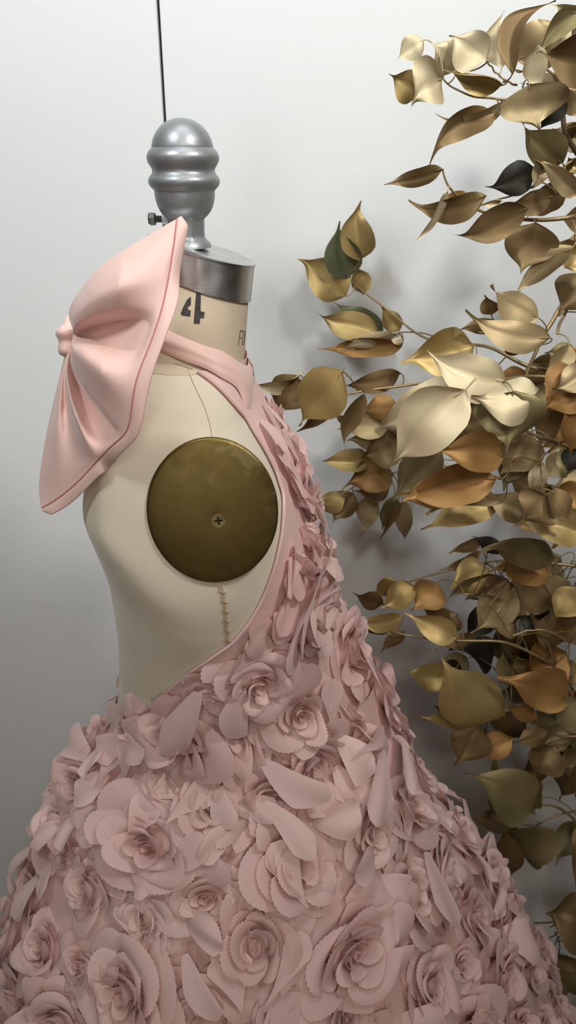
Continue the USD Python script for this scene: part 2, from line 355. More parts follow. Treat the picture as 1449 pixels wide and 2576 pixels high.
# octagon flats on the waist of the finial
ang = np.arctan2(v[:, 1] - YC, v[:, 0] - ax_x); rr = np.hypot(v[:, 1] - YC, v[:, 0] - ax_x)
flat = (v[:, 2] > at(463, 598, YC)[2]) & (v[:, 2] < at(463, 548, YC)[2])
k8 = np.cos(np.pi / 8) / np.cos(((ang + np.pi / 8) % (np.pi / 4)) - np.pi / 8)
sc = np.where(flat, k8, 1.0)
v[:, 0] = ax_x + (v[:, 0] - ax_x) * sc; v[:, 1] = YC + (v[:, 1] - YC) * sc
fin.append((v, f))
def rod_x(x0, x1, y, z, r, sides=32):
    return sweep([(x0, y, z), (x0 + (x1 - x0) * 0.5, y, z), (x1, y, z)], r, sides)
zb = at(400, 551, YC)[2]
fin.append(rod_x(ax_x - 60 * ppm, ax_x, YC, zb, 20 * ppm))
finial = obj('finial', join(fin), M_silver, form, smooth=40)
xb0, xb1, xb2 = at(374, 551, YC)[0], at(392, 551, YC)[0], at(407, 551, YC)[0]
head = sweep([(xb0, YC, zb), (xb0 + 0.0012, YC, zb), (xb1 - 0.001, YC, zb), (xb1, YC, zb)], np.array([13.5, 16.5, 16.5, 14]) * ppm, 6)
zs = np.linspace(xb1, xb2 + 0.004, 40)
shank = sweep([(x, YC, zb) for x in zs], (8 + 1.1 * np.sin(np.arange(40) * 1.9)) * ppm, 20)
obj('set_bolt', join([head, shank]), M_bolt, finial, smooth=25)
# brass arm plate, slightly domed, with a cross-head screw
pt = nrm(np.cross([0, 0, 1.0], -tilt_n)); pt = nrm(np.array([1, 0, 0]) - np.dot([1, 0, 0], tilt_n) * tilt_n)
pu = np.cross(tilt_n, pt); pu = pu if pu[2] > 0 else -pu
def proj(p):
    d = np.asarray(p) - CAM; k_ = d @ FWD
    return np.stack([W / 2 + FPX * (d @ RGT) / k_, H / 2 - FPX * (d @ UPV) / k_], -1)
def plate_mesh(centre, normal, sgn, ra, rb):
    rings = [(0.0, 0.0052), (0.04, 0.0048), (0.075, 0.0053), (0.12, 0.0058), (0.3, 0.0058), (0.6, 0.0053), (0.85, 0.0042), (0.96, 0.0034), (0.99, 0.0028), (1.0, 0.0018), (1.0, -0.002), (0.985, -0.004)]
    an = np.arange(96) * 2 * np.pi / 96
    # the dimple sits at the screw, which is off the plate's centre
    P = []
    for q, h in rings:
        o = (1 - q) * scr_off
        P.append(centre[None] + (np.cos(an) * ra * q + o[0])[:, None] * pt + (np.sin(an) * rb * q + o[1])[:, None] * pu + h * normal)
    return np.array(P).reshape(-1, 3), grid_faces(len(P), 96, True)
ctr0 = at(534, 1286, YP)
ra = np.linalg.norm(at(699, 1286, YP) - at(369, 1286, YP)) / 2
top, bot = at(534, 1101, YP + 0.012), at(534, 1472, YP - 0.012)
rb = np.linalg.norm(top - bot) / 2
sc0 = at(550, 1302, YP) - ctr0
scr_off = np.array([sc0 @ pt, sc0 @ pu])
ap = obj('arm_plate', plate_mesh(pc, tilt_n, 1, ra, rb), M_brass, form, smooth=40)
tn2 = tilt_n * [1, -1, 1]
def mirror_mesh(v, f): return v * [1, -1, 1] + [0, 2 * YC, 0], np.asarray(f)[:, ::-1]
obj('arm_plate', mirror_mesh(*plate_mesh(pc - np.array([0.012, 0, 0.004]), tilt_n, 1, ra * 0.9, rb * 0.9)), M_brass, form, smooth=40)
sp = pc + scr_off[0] * pt + scr_off[1] * pu + tilt_n * 0.0060
R9 = 0.0062
sh = []
an = np.arange(40) * 2 * np.pi / 40
head = trimesh.creation.cylinder(R9, 0.0024, sections=40)
try:
    c1 = trimesh.creation.box((0.0072, 0.0015, 0.004)); c2 = trimesh.creation.box((0.0015, 0.0072, 0.004))
    for c in (c1, c2): c.apply_translation((0, 0, 0.0012))
    head = head.difference(trimesh.boolean.union([c1, c2], engine='manifold'), engine='manifold')
except Exception as ex:
    print('screw', ex)
Rm = np.eye(4); Rm[:3, 0] = nrm(pt + 0.12 * pu); Rm[:3, 1] = nrm(np.cross(tilt_n, Rm[:3, 0])); Rm[:3, 2] = tilt_n; Rm[:3, 3] = sp
head.apply_transform(Rm)
obj('screw', head, M_screw, ap, smooth=20)
obj('recess_shade', sweep([sp - tilt_n * 0.002, sp - tilt_n * 0.0005], 0.0040, 24), M_gap, ap, smooth=20)  # black disc inside the cross slot, stands for its shade
# seams and stitches of the form
def seam(pxs, surf, r, off, n=40, mat_=M_seam, parent=form, name='seam'):
    pts = [surf.hit3(*p, off)[0] for p in smooth_path(np.array([(x, y, 0) for x, y in pxs]), n)[:, :2]]
    pts = np.array(pts)
    pts[1:-1] = (pts[:-2] + pts[1:-1] * 2 + pts[2:]) / 4
    return obj(name, sweep(pts, r, 6), mat_, parent)
seam([(468, 922), (482, 955), (498, 990), (512, 1020), (524, 1055), (533, 1098)], torso_s, 0.00045, 0.0)
seam([(352, 906), (385, 909), (425, 912), (460, 921), (485, 930)], torso_s, 0.0007, 0.0004, mat_=M_seam)
ridge_px = [(553, 1474), (560, 1500), (565, 1530), (567, 1560), (570, 1590), (572, 1618)]
seam(ridge_px, torso_s, 0.0022, -0.0008, mat_=M_stitch, name='side_seam')
seam([(561, 1474), (567, 1500), (571, 1530), (573, 1560), (576, 1590)], torso_s, 0.0009, 0.0, mat_=M_linen, name='side_seam')
rng = random.Random(4)
st = []
for y in range(1484, 1616, 24):
    x = np.interp(y, [p[1] for p in ridge_px], [p[0] for p in ridge_px])
    a = [(x - 5, y - 3), (x + 3, y + 4), (x + 11, y + 5), (x + 15, y + 2)]
    pts = [torso_s.hit3(px, py, 0.0016)[0] for px, py in a]
    st.append(sweep(smooth_path(pts, 8), 0.00045, 6))
obj('stitching', join(st), M_stitch, form)
# stencilled size and printed letters on the neck
def decal(poly, surf, off=0.0004, step=3.0):
    x0, y0, x1, y1 = poly.bounds
    vs, fs = trimesh.creation.triangulate_polygon(poly, engine='earcut')
    m = trimesh.Trimesh(np.column_stack([vs, np.zeros(len(vs))]), fs, process=True)
    v, f = trimesh.remesh.subdivide_to_size(m.vertices, m.faces, step)
    P3 = np.array([surf.hit3(x, y, off)[0] for x, y in v[:, :2]])
    nn = np.cross(P3[f[:, 1]] - P3[f[:, 0]], P3[f[:, 2]] - P3[f[:, 0]]).sum(0)
    if nn @ (CAM - P3.mean(0)) < 0: f = f[:, ::-1]
    return P3, f
def crop7(pts): return [(380 + x / 4.83, 680 + y / 4.83) for x, y in pts]
four_a = Polygon(crop7([(484, 318), (440, 355), (405, 420), (362, 520), (372, 548), (476, 558), (482, 488), (450, 478), (444, 448), (484, 420)]))
four_b = Polygon(crop7([(553, 225), (606, 235), (600, 495), (650, 512), (640, 582), (598, 578), (588, 652), (518, 645), (530, 485)]))
obj('size_numeral', join([decal(four_a, neck_s), decal(four_b, neck_s)]), M_ink, form, smooth=False, label='black stencilled size 4 on the neck')
def stroke(pts, w): return LineString(crop7(pts)).buffer(w, cap_style=2)
let = [stroke([(1083, 726), (1068, 830), (1058, 912)], 0.5), stroke([(1078, 728), (1116, 733)], 0.4), Point(*crop7([(1103, 741)])[0]).buffer(2.0), Point(*crop7([(1088, 821)])[0]).buffer(1.7)]
o_ring = [(1139, 735), (1126, 742), (1114, 800), (1106, 880), (1112, 906), (1122, 900), (1131, 850), (1139, 780), (1139, 735)]
let.append(stroke(o_ring, 0.45))
obj('printed_letters', join([decal(p if p.geom_type == 'Polygon' else p.geoms[0], neck_s, step=2.0) for p in let]), M_ink, form, smooth=False, label='letters F O printed on the neck, turning out of sight')
# stand under the skirt
xc0 = (XF(zbot) + XB(zbot)) / 2
obj('pole', sweep([(xc0, YC, zbot + 0.02), (xc0, YC, 0.02)], 0.016, 24), M_iron, form)
obj('stand_base', lathe([(0.001, 0.03), (0.03, 0.03), (0.15, 0.022), (0.17, 0.015), (0.17, 0.0), (0.001, 0.0)][::-1], (xc0, YC, 0)), M_iron, form)

# ------------------------------------------------------------------ the dress
dress = thing('dress', 'blush pink dress of chiffon roses with satin neck bow on the form', 'dress')
edge_px = [(498, 932), (545, 968), (590, 1008), (640, 1068), (675, 1122), (703, 1185), (714, 1245), (713, 1310), (703, 1375), (685, 1440), (660, 1505), (622, 1570), (585, 1612), (545, 1642), (480, 1690), (405, 1752), (360, 1786), (300, 1800)]
ez = []; ex = []
for p in edge_px:
    q, _ = torso_s.hit(*p); ez.append(q[2]); ex.append(q[0])
ez, ex = np.array(ez), np.array(ex)
order = np.argsort(ez); ez, ex = ez[order], ex[order]
keep = np.concatenate([[True], np.diff(ez) > 1e-4]); ez, ex = ez[keep], ex[keep]
EX = PchipInterpolator(ez, ex)
z_waist = 2.0 - 0.598
rows = np.linspace(ez[-1], ez[0], 90)
tu = np.linspace(-1, 1, 121)
tgrid = np.linspace(0, np.pi, 400)
P = []
edge_pts = []
for z in rows:
    full = torso_point(z, tgrid, 0.003)
    i = np.argmax(full[:, 0] < EX(z)); i = i if i > 0 else len(tgrid) - 1
    t0, t1 = tgrid[max(i - 1, 0)], tgrid[i]; x0, x1 = full[max(i - 1, 0), 0], full[i, 0]
    te = t0 + (t1 - t0) * np.clip((x0 - EX(z)) / (x0 - x1 + 1e-9), 0, 1)
    P.append(torso_point(z, te * tu, 0.003)); edge_pts.append(torso_point(z, -te, 0.0035))
P = np.array(P)
bod = [(P.reshape(-1, 3), grid_faces(len(P), len(tu), False, flip=True))]
rows2 = np.linspace(ez[0] + 0.001, z_waist - 0.02, 20)
P2 = torso_point(rows2[:, None], np.linspace(-np.pi, np.pi, 161)[None], 0.003)
bod.append((P2.reshape(-1, 3), grid_faces(len(P2), 161, False, flip=True)))
bodice = obj('bodice', join(bod), M_lining, dress, smooth=60)
edge_pts = np.array(edge_pts)
obj('armhole_binding', sweep(edge_pts, 0.0016, 8), M_chiffon[0], dress)
obj('armhole_binding', mirror_mesh(*sweep(edge_pts, 0.0016, 8)), M_chiffon[0], dress)

# skirt: a flaring loft, taller at the waist
z_hem = 2.0 - 1.17
sk_z = np.array([-0.551, -0.60, -0.64, -0.7375, -0.83, -0.92, -1.05, -1.17]) + 2.0
sk_c = np.array([-0.035, -0.042, -0.047, -0.060, -0.054, -0.042, -0.027, -0.02])
sk_a = np.array([0.137, 0.157, 0.182, 0.230, 0.281, 0.325, 0.382, 0.43])
sk_b = np.array([0.104, 0.116, 0.138, 0.196, 0.256, 0.310, 0.375, 0.420])
SC, SA, SB = (PchipInterpolator(sk_z[::-1], q[::-1]) for q in (sk_c, sk_a, sk_b))
def skirt_point(z, th, off=0.0):
    z, th = np.broadcast_arrays(np.asarray(z, float), np.asarray(th, float))
    wob = 1 + 0.012 * np.sin(5 * th + 1.0) * np.clip((z_waist - z) / 0.3, 0, 1)
    y = YC + (SB(z) * wob + off) * np.sin(th)
    return np.stack([SC(z) + (SA(z) * wob + off) * np.cos(th), np.minimum(y, 1.205 + (y - 1.205) * 0.12), z], -1)
skirt_s = Surf(skirt_point, sk_z[0], z_hem)
zz = np.linspace(sk_z[0], z_hem, 60)
P = skirt_point(zz[:, None], th[None, :])
obj('skirt', (P.reshape(-1, 3), grid_faces(len(P), nt, True, flip=True)), M_lining, dress, smooth=60)

# satin collar band: follows the neck, sloping to the front
up_px = [(345, 795), (398, 806), (440, 823), (480, 845), (520, 868), (555, 884), (585, 905), (612, 926)]
lo_px = [(335, 868), (368, 872), (400, 885), (440, 902), (480, 918), (515, 935), (555, 958), (590, 985)]
def near(px, off):
    q, n = (neck_s if px[1] < 890 else torso_s).hit3(px[0], px[1], off); return q
both = Surf(torso_point, zx(616, 800)[0], znb - 0.12, 200, 360)
up3 = [both.hit3(*p, 0.0035)[0] for p in up_px[:-1]]; lo3 = [both.hit3(*p, 0.004)[0] for p in lo_px]
for q3, dz in ((up3, 0.009), (lo3, 0.010)):
    zl = q3[-1][2]; q3.append(torso_point(zl - dz * 0.6, -0.42, 0.004)); q3.append(torso_point(zl - dz, -0.02, 0.0045))
U = smooth_path(up3, 60); Lw = smooth_path(lo3, 60)
cb = []
for s in np.linspace(0, 1, 13):
    row = U * (1 - s) + Lw * s
    bulge = 0.004 * math.sin(math.pi * s) + 0.0007 * np.sin(4 * math.pi * s + np.linspace(0, 5, 60)) * math.sin(math.pi * s)
    ctr = np.array([0, YC, 0]) + np.array([1, 0, 0]) * row[:, :1].mean()
    o = row - np.column_stack([np.full(60, (U[:, 0].mean())), np.full(60, YC), row[:, 2]]); o[:, 2] = 0
    cb.append(row + nrm(o) * np.asarray(bulge)[..., None])
cb = np.array(cb)
fold_in = np.stack([cb[0] + (cb[6] - cb[0]) * 0.0 + [0, 0.004, -0.002]], 0)
cbm = (np.concatenate([fold_in, cb], 0).reshape(-1, 3), grid_faces(14, 60))
collar = obj('collar_band', join([cbm, mirror_mesh(*cbm)]), M_satin, dress, smooth=60)

# ------------------------------------------------------------------ bow
def bow_wing():
    kn = 0.708
    hem = [(445, 550, .64), (437, 615, .628), (425, 690, .617), (402, 795, .60), (372, 880, .590), (345, 950, .585), (333, 1010, .583), (322, 1076, .583), (285, 1118, .592), (215, 1192, .612), (150, 1250, .630), (105, 1278, .645)]
    top = [(186, 838, kn), (176, 808, .690), (177, 772, .672), (205, 728, .662), (243, 682, .655), (300, 640, .650), (370, 596, .645), (445, 550, .64)]
    left = [(176, 850, kn), (160, 905, .705), (140, 985, .697), (120, 1075, .685), (104, 1165, .670), (99, 1205, .663), (105, 1278, .645)]
    hm = smooth_path([at(*p) for p in hem], 161); tp = smooth_path([at(*p) for p in top], 61); lf = smooth_path([at(*p) for p in left], 61)
    kp = smooth_path([at(186, 838, kn), at(192, 846, kn - 0.012), at(186, 856, kn - 0.010), at(176, 850, kn)], 161)
    ns, ntt = 161, 61
    s = np.linspace(0, 1, ns)[None, :, None]; t = np.linspace(0, 1, ntt)[:, None, None]
    C = (1 - t) * kp[None] + t * hm[None] + (1 - s) * tp[:, None] + s * lf[:, None] \
        - ((1 - s) * (1 - t) * kp[0] + s * (1 - t) * kp[-1] + (1 - s) * t * hm[0] + s * t * hm[-1])
    view = nrm(CAM - C.mean((0, 1)))
    S, Tt = s[..., 0], t[..., 0]
    g = lambda s0, w, w2=None: np.exp(-((S - s0) / np.where(S < s0, w, w2 or w)) ** 2)
    def tt(a, b, c):                                                   # rises from a to its top at b, gone at c
        return np.clip(np.minimum((Tt - a) / (b - a), (c - Tt) / (c - b)), 0, 1) ** 0.8
    env = np.sin(np.pi * np.clip(Tt, 0, 1) ** 0.75)
    d = 0.020 * np.sin(np.pi * S) * env                                  # puff of the whole loop
    d += 0.030 * g(0.13, 0.13, 0.09) * tt(0.0, 0.68, 1.0)                  # upper dome
    d -= 0.066 * g(0.285, 0.036, 0.060) * tt(0.06, 0.74, 0.97)            # pocket under the dome
    d += 0.016 * g(0.43, 0.07) * tt(0.05, 0.7, 1.05)                    # plateau
    d -= 0.058 * g(0.572, 0.016, 0.062) * tt(0.08, 0.72, 0.98)           # second fold, its right lip sharp
    d += 0.022 * g(0.675, 0.040, 0.03) * tt(0.02, 0.66, 1.0)              # ridge
    d -= 0.022 * g(0.755, 0.035, 0.06) * tt(0.03, 0.5, 0.95)
    d += 0.008 * g(0.88, 0.07) * tt(0.05, 0.6, 1.0)
    front = C + d[..., None] * view
    # back cloth of the loop
    bk = C - (0.022 * np.sin(np.pi * S) * np.sin(np.pi * np.clip(Tt, 0, 1) ** 0.8))[..., None] * view - 0.0015 * view
    edge = hm - view * 0.0
    return front, bk, hm
fr, bk, hm = bow_wing()
# hem: a turned edge outside the stitch line
hem_dir = nrm(np.gradient(fr, axis=0)[-1])
hem_w = 0.0115 * np.clip(np.sin(np.pi * np.linspace(0.02, 0.98, len(hm))) * 6, 0, 1)
view = nrm(CAM - fr.mean((0, 1)))
hemv = np.stack([fr[-1], fr[-1] + hem_dir * (hem_w * 0.3)[:, None] + view * 0.0022, fr[-1] + hem_dir * (hem_w * 0.9)[:, None] + view * 0.0012, fr[-1] + hem_dir * hem_w[:, None] - view * 0.001, bk[-1]], 0)
ntt, ns = fr.shape[:2]
wing = join([(fr.reshape(-1, 3), grid_faces(ntt, ns)), (bk.reshape(-1, 3), grid_faces(ntt, ns, flip=True)), (hemv.reshape(-1, 3), grid_faces(len(hemv), ns)),
             (np.stack([fr[:, 0], bk[:, 0]], 0).reshape(-1, 3), grid_faces(2, ntt)), (np.stack([fr[:, -1], bk[:, -1]], 0).reshape(-1, 3), grid_faces(2, ntt))])
bow = obj('bow', wing, M_satin, dress, smooth=70, label='large pink satin bow loop at the nape')
obj('hem_stitching', sweep(fr[-1] + view * 0.0003, 0.0007, 6), M_satin_seam, bow)
# loop on the far side of the knot and the knot itself
far = mirror_mesh(*wing)
kq = at(184, 850, 0.725); kq = np.array([kq[0], 2 * YC - kq[1], kq[2]])
far = ((far[0] - kq) * [0.72, 0.8, 0.66] + kq + [0, -0.01, -0.012], far[1])
obj('far_loop', far, M_satin, bow, smooth=70)
kc = at(184, 850, 0.725)
kv = trimesh.creation.icosphere(4, 1.0); kp = np.array(kv.vertices)
kp = kp * [0.013, 0.030, 0.020] * (1 + 0.10 * np.sin(7 * kp[:, [2]] + 2.5 * kp[:, [1]]))
obj('knot', (kp + kc, np.array(kv.faces)), M_satin, bow, smooth=80)
nb = at(345, 840, YC)
obj('collar_tab', sweep(smooth_path([kc + [0.004, 0.01, 0], (kc + nb) / 2 + [0, 0, 0.004], nb + [0.012, 0, 0]], 12), 0.014, 16), M_satin, bow)

# ------------------------------------------------------------------ chiffon roses
PK = 41
def petal(O, N, Tn, Bn, az, rb, rt, zr, A, rnd, swirl=0.1, curl=0.55, pink=0.0006, ruff=0.0, nh=9, zb=0.0, PK=41):
    """one pinked petal of a rose: a cupped sheet that rises from radius rb to rt about the rose's axis"""
    a = np.linspace(-1, 1, PK)[None, :]; h = np.linspace(0, 1, nh)[:, None]
    lim = 1 - rnd.uniform(0.25, 0.5) * np.abs(a - rnd.uniform(-0.25, 0.25)) ** 2.2
    hh = h * lim
    zig = np.where(np.arange(PK) % 2 == 0, 1.0, -1.0)[None, :]
    r = rb + (rt - rb) * hh ** 1.5 + swirl * a * rt * (0.35 + 0.65 * hh)
    z = zb + zr * (np.sin(np.clip(hh, 0, 1) * np.pi * curl) / math.sin(np.pi * min(curl, 0.5)))
    ph = rnd.uniform(0, 6.28)
    z = z + ruff * zr * np.sin(2.6 * a + ph) * hh ** 2
    r = r + ruff * rt * 0.35 * np.sin(3.1 * a + ph + 1.3) * hh ** 2
    edge = np.clip((h - 0.86) / 0.14, 0, 1)
    r = r + zig * pink * edge; 
    th_ = az + a * A * (0.70 + 0.30 * np.sin(np.pi * np.clip(hh, 0, 1) * 0.75))
    P = O + (r * np.cos(th_))[..., None] * Tn + (r * np.sin(th_))[..., None] * Bn + z[..., None] * N
    return P.reshape(-1, 3), grid_faces(nh, PK)
def heart(O, N, Tn, Bn, R, rnd):
    n = 84; s = np.linspace(0, 1, n)[None, :]; h = np.linspace(0, 1, 5)[:, None]
    turns = rnd.uniform(1.3, 1.9); ph = rnd.uniform(0, 6.28); sgn = rnd.choice((-1, 1))
    r = R * (0.035 + 0.17 * s) * (0.75 + 0.35 * h) + R * 0.012 * np.sin(s * 15 + ph) * h
    zt = R * (0.42 - 0.10 * s + 0.03 * np.sin(s * 23 + ph))
    z = h * zt; z[-1] += np.where(np.arange(n) % 2 == 0, 1, -1) * 0.0003
    th_ = ph + sgn * s * turns * 2 * np.pi
    P = O + (r * np.cos(th_))[..., None] * Tn + (r * np.sin(th_))[..., None] * Bn + z[..., None] * N
    return P.reshape(-1, 3), grid_faces(5, n)
def frame(N, rnd):
    N = nrm(N); t = nrm(np.cross(N, nrm(np.array([rnd.gauss(0, 1) for _ in range(3)])))); return N, t, np.cross(N, t)
def rose_parts(p, N, R, rnd, PK=41):
    N = nrm(N + 0.18 * np.array([rnd.gauss(0, 1) for _ in range(3)]))
    N, t, b = frame(N, rnd)
    sq = rnd.uniform(0.76, 1.0); t = t * sq; b = b / sq
    O = p - N * 0.004
    out = []
    sw = rnd.choice((-1, 1)) * rnd.uniform(0.10, 0.2)
    for k, (cnt, rb_, rt_, zr, A, curl) in enumerate([(3, 0.12, 0.27, 0.48, 1.15, 0.50), (3, 0.18, 0.43, 0.50, 1.15, 0.54), (4, 0.27, 0.63, 0.49, 1.05, 0.58), (5, 0.36, 0.88, 0.43, 0.92, 0.63), (5, 0.44, 1.14, 0.33, 0.84, 0.70)]):
        az0 = rnd.uniform(0, 6.28)
        for i in range(cnt):
            j = rnd.uniform(-0.22, 0.22)
            out.append(petal(O, N, t, b, az0 + i * 2 * np.pi / cnt + j, R * rb_, R * rt_ * rnd.uniform(0.88, 1.14), R * zr * rnd.uniform(0.8, 1.2), A * rnd.uniform(0.85, 1.2), rnd, swirl=sw * rnd.uniform(0.5, 1.3), curl=curl * rnd.uniform(0.9, 1.12), ruff=rnd.uniform(0.10, 0.36) * (1 if k else 0.4), zb=-0.002 * k, PK=PK))
    return heart(O, N, t, b, R, rnd), out
def loose_petal(p, N, up, L, w, rnd, fan=None, lift=1.0):
    """a free petal sewn at one end: either a pointed oval folded along its middle, or a gathered fan with a ruffled pinked rim"""
    N = nrm(N); d = nrm(up - (up @ N) * N); s = np.cross(N, d)
    nu, nv = 13, 41
    fan = rnd.random() < 0.6 if fan is None else fan
    v = np.linspace(-1, 1, nv)[None, :]; h = np.linspace(0, 1, nu)[:, None]
    zig = np.where(np.arange(nv) % 2 == 0, 1.0, -1.0)[None, :] * np.clip((h - 0.86) / 0.14, 0, 1) * 0.0006
    ph = rnd.uniform(0, 6.28); bend = rnd.uniform(-0.25, 0.25); tw = rnd.uniform(-0.5, 0.5); roll = rnd.uniform(0.2, 0.9)
    if fan:
        u = h * (1 - rnd.uniform(0.2, 0.4) * np.abs(v - rnd.uniform(-0.3, 0.3)) ** 2)
        wd = w * 0.62 * (0.22 + 0.78 * np.sin(np.pi / 2 * u) ** 0.9)
        k = rnd.uniform(2.5, 4.5)
        z = 0.004 + L * rnd.uniform(0.22, 0.5) * np.sin(np.pi * (0.35 + 0.4 * roll) * u) + 0.10 * w * np.sin(k * v + ph) * u ** 1.5 + tw * 0.3 * v * wd * u
        y = v * wd
    else:
        u = h * (1 - 0.55 * np.abs(v) ** 1.6)
        wd = w * 0.55 * np.sin(np.pi * np.clip(0.06 + 0.86 * h, 0, 1)) ** 0.7
        f_ = rnd.uniform(0.1, 0.55)
        y = v * wd * (1 - 0.3 * f_)
        z = 0.004 + L * rnd.uniform(0.15, 0.42) * u ** 1.4 - 0.25 * L * roll * u ** 4 + f_ * np.abs(v) ** 1.5 * wd * np.sin(np.pi * u) + tw * 0.5 * v * wd * u + 0.05 * w * np.sin(5 * u + ph) * v
    z = 0.004 + (z - 0.004) * lift; x = u * L + zig; y = y + bend * L * u ** 2
    P = p + x[..., None] * d + y[..., None] * s + z[..., None] * N
    return P.reshape(-1, 3), grid_faces(nu, nv)
rnd = random.Random(11)
roses = []      # (p, N, R)
px2m = 0.000395
hand_skirt = [(390, 2125, 150), (228, 2235, 100), (640, 2375, 140), (885, 2385, 160), (330, 2495, 150), (870, 2560, 110), (735, 2170, 130), (1040, 1950, 105), (1175, 2305, 120), (1150, 2110, 110), (925, 2085, 110), (1250, 2470, 120),
              (1070, 2480, 120), (520, 2250, 110), (85, 2240, 100), (120, 2390, 110), (60, 2520, 110), (200, 1975, 95), (785, 1905, 105), (110, 2110, 95), (545, 2030, 110), (1340, 2400, 95), (1385, 2540, 100), (540, 2520, 110), (700, 2545, 110), (1020, 2240, 120), (1230, 2170, 90), (215, 2430, 95), (260, 2080, 90), (680, 2000, 100), (910, 1900, 95), (1090, 2070, 80), (420, 1990, 85), (1000, 1800, 90), (1050, 1830, 80)]
for x, y, r in hand_skirt:
    p, n = skirt_s.hit(x, y); roses.append((p, n, r * px2m * 1.08))
hand_bod = [(455, 1850, 125), (640, 1705, 118), (765, 1535, 130), (765, 1270, 92), (728, 1130, 78), (335, 1850, 82), (865, 1650, 118), (810, 1390, 98), (690, 1045, 60), (745, 1790, 112), (600, 1835, 100), (855, 1500, 85), (540, 1735, 70), (770, 1200, 60)]
for x, y, r in hand_bod:
    p, n = torso_s.hit(x, y); roses.append((p + n * 0.004, n, r * px2m * 1.08))
n_hand = len(roses)
def far_enough(p, R, k):
    return all(np.linalg.norm(p - q) > k * (R + S) for q, _, S in roses)
for _ in range(9000):                                                    # the rest of the skirt, all the way round
    z = z_hem + (sk_z[0] - z_hem) * (1 - math.sqrt(rnd.random())) if rnd.random() < 0.8 else rnd.uniform(z_hem, sk_z[0])
    t_ = rnd.uniform(-np.pi, np.pi); R = rnd.uniform(0.036, 0.056)
    p = skirt_point(z, t_)
    if p[1] > 1.15: continue
    if far_enough(p, R, 0.70):
        e = 1e-3; n = nrm(np.cross(skirt_point(z, t_ + e) - p, skirt_point(z + e, t_) - p)); roses.append((p, n, R))
for _ in range(4000):                                                    # the far side of the bodice and its back edge
    z = rnd.uniform(z_waist, ez[-1] - 0.05); t_ = rnd.uniform(-np.pi, np.pi); R = rnd.uniform(0.020, 0.034)
    p = torso_point(z, t_, 0.004)
    if z > ez[0] and p[0] < EX(z) + R * 0.8: continue
    if p[1] < YC - 0.02 and p[0] < -0.02: continue
    if far_enough(p, R, 0.80):
        e = 1e-3; n = nrm(np.cross(torso_point(z, t_ + e) - p, torso_point(z + e, t_) - p)); roses.append((p, n, R))
count = 0
stuff = []
for i, (p, n, R) in enumerate(roses):
    m = M_chiffon[i % 3]
    qp = proj(p); seen = n @ (CAM - p) > -0.12 and -120 < qp[0] < W + 120 and qp[1] < H + 150
    hrt, pet = rose_parts(p, n, R, rnd, 41 if seen else 13)
    if i < n_hand and count + len(pet) <= 235 and R > 0.036:
        r = obj('rose', hrt, m, dress, smooth=50)
        for q in pet: obj('petal', q, m, r, smooth=50)
        count += len(pet)
    else:
        obj('rose', join([hrt] + pet), m, dress, smooth=50)
for _ in range(150):
    on_skirt = rnd.random() < 0.8
    if on_skirt:
        z = rnd.uniform(z_hem, sk_z[0]); t_ = rnd.uniform(-np.pi, np.pi) if rnd.random() < 0.4 else rnd.uniform(-np.pi * 0.98, 0.1); fn = skirt_point; p = fn(z, t_)
        if p[1] > 1.16: continue
    else:
        z = rnd.uniform(z_waist, ez[-1] - 0.06); t_ = rnd.uniform(-np.pi, np.pi); fn = lambda a, b: torso_point(a, b, 0.004); p = fn(z, t_)
        if z > ez[0] and p[0] < EX(z) + 0.012: continue
    e = 1e-3; n = nrm(np.cross(fn(z, t_ + e) - p, fn(z + e, t_) - p))
    up = np.array([rnd.gauss(0, 1), rnd.gauss(0, 1), rnd.gauss(-1.1, 0.8)])
    L = rnd.uniform(0.040, 0.060) if on_skirt else rnd.uniform(0.028, 0.042)
    stuff.append(loose_petal(p + n * rnd.uniform(0.0, 0.004), n, up, L, L * rnd.uniform(0.6, 0.85), rnd))
for k_ in range(7, 86, 2):                                              # pressed petals along the armhole edge
    pp = proj(edge_pts[k_]); q, n = torso_s.hit(pp[0] + rnd.uniform(10, 62), pp[1] + rnd.uniform(-12, 20))
    dn = nrm(edge_pts[min(k_ + 3, 89)] - edge_pts[k_ - 2]); inw = np.cross(dn, n); inw = nrm(inw if inw[0] > 0 else -inw)
    L = rnd.uniform(0.028, 0.052)
    obj('petal', loose_petal(q + n * 0.003, n, dn * rnd.uniform(0.5, 1.2) + inw * rnd.uniform(-0.15, 0.75), L, L * rnd.uniform(0.5, 0.85), rnd, fan=rnd.random() < 0.65, lift=rnd.uniform(0.2, 0.6)), M_chiffon[k_ % 3], dress, smooth=50)
hand_loose = [(510, 1705, 430, 1815, 80), (600, 1700, 540, 1790, 75), (450, 1840, 540, 1835, 60), (350, 1835, 345, 1940, 85), (550, 1960, 430, 2015, 75), (550, 1955, 585, 2055, 62), (660, 1895, 790, 1985, 80), (660, 2010, 790, 2090, 62),
              (930, 1830, 840, 1900, 62), (930, 1880, 890, 2060, 85), (850, 1600, 870, 1755, 90), (690, 2100, 750, 2262, 90), (480, 2380, 530, 2535, 62), (570, 2380, 612, 2512, 110), (750, 2330, 690, 2500, 72), (1040, 2140, 1050, 2330, 92), (980, 1860, 960, 2000, 70), (800, 1700, 790, 1830, 80), (450, 2180, 540, 2100, 70)]
for bx, by, tx, ty, w in hand_loose:
    p, n = (torso_s if by < 1890 and bx < 900 else skirt_s).hit(bx, by); q, _ = (torso_s if by < 1890 and bx < 900 else skirt_s).hit(tx, ty)
    L = np.linalg.norm(q - p)
    obj('petal', loose_petal(p + n * 0.014, n, q - p, L * 1.05, w * px2m * 1.1, rnd, lift=0.55), M_chiffon[1], dress, smooth=50)
obj('loose_petals', join(stuff), M_chiffon[1], dress, smooth=50, kind='stuff')
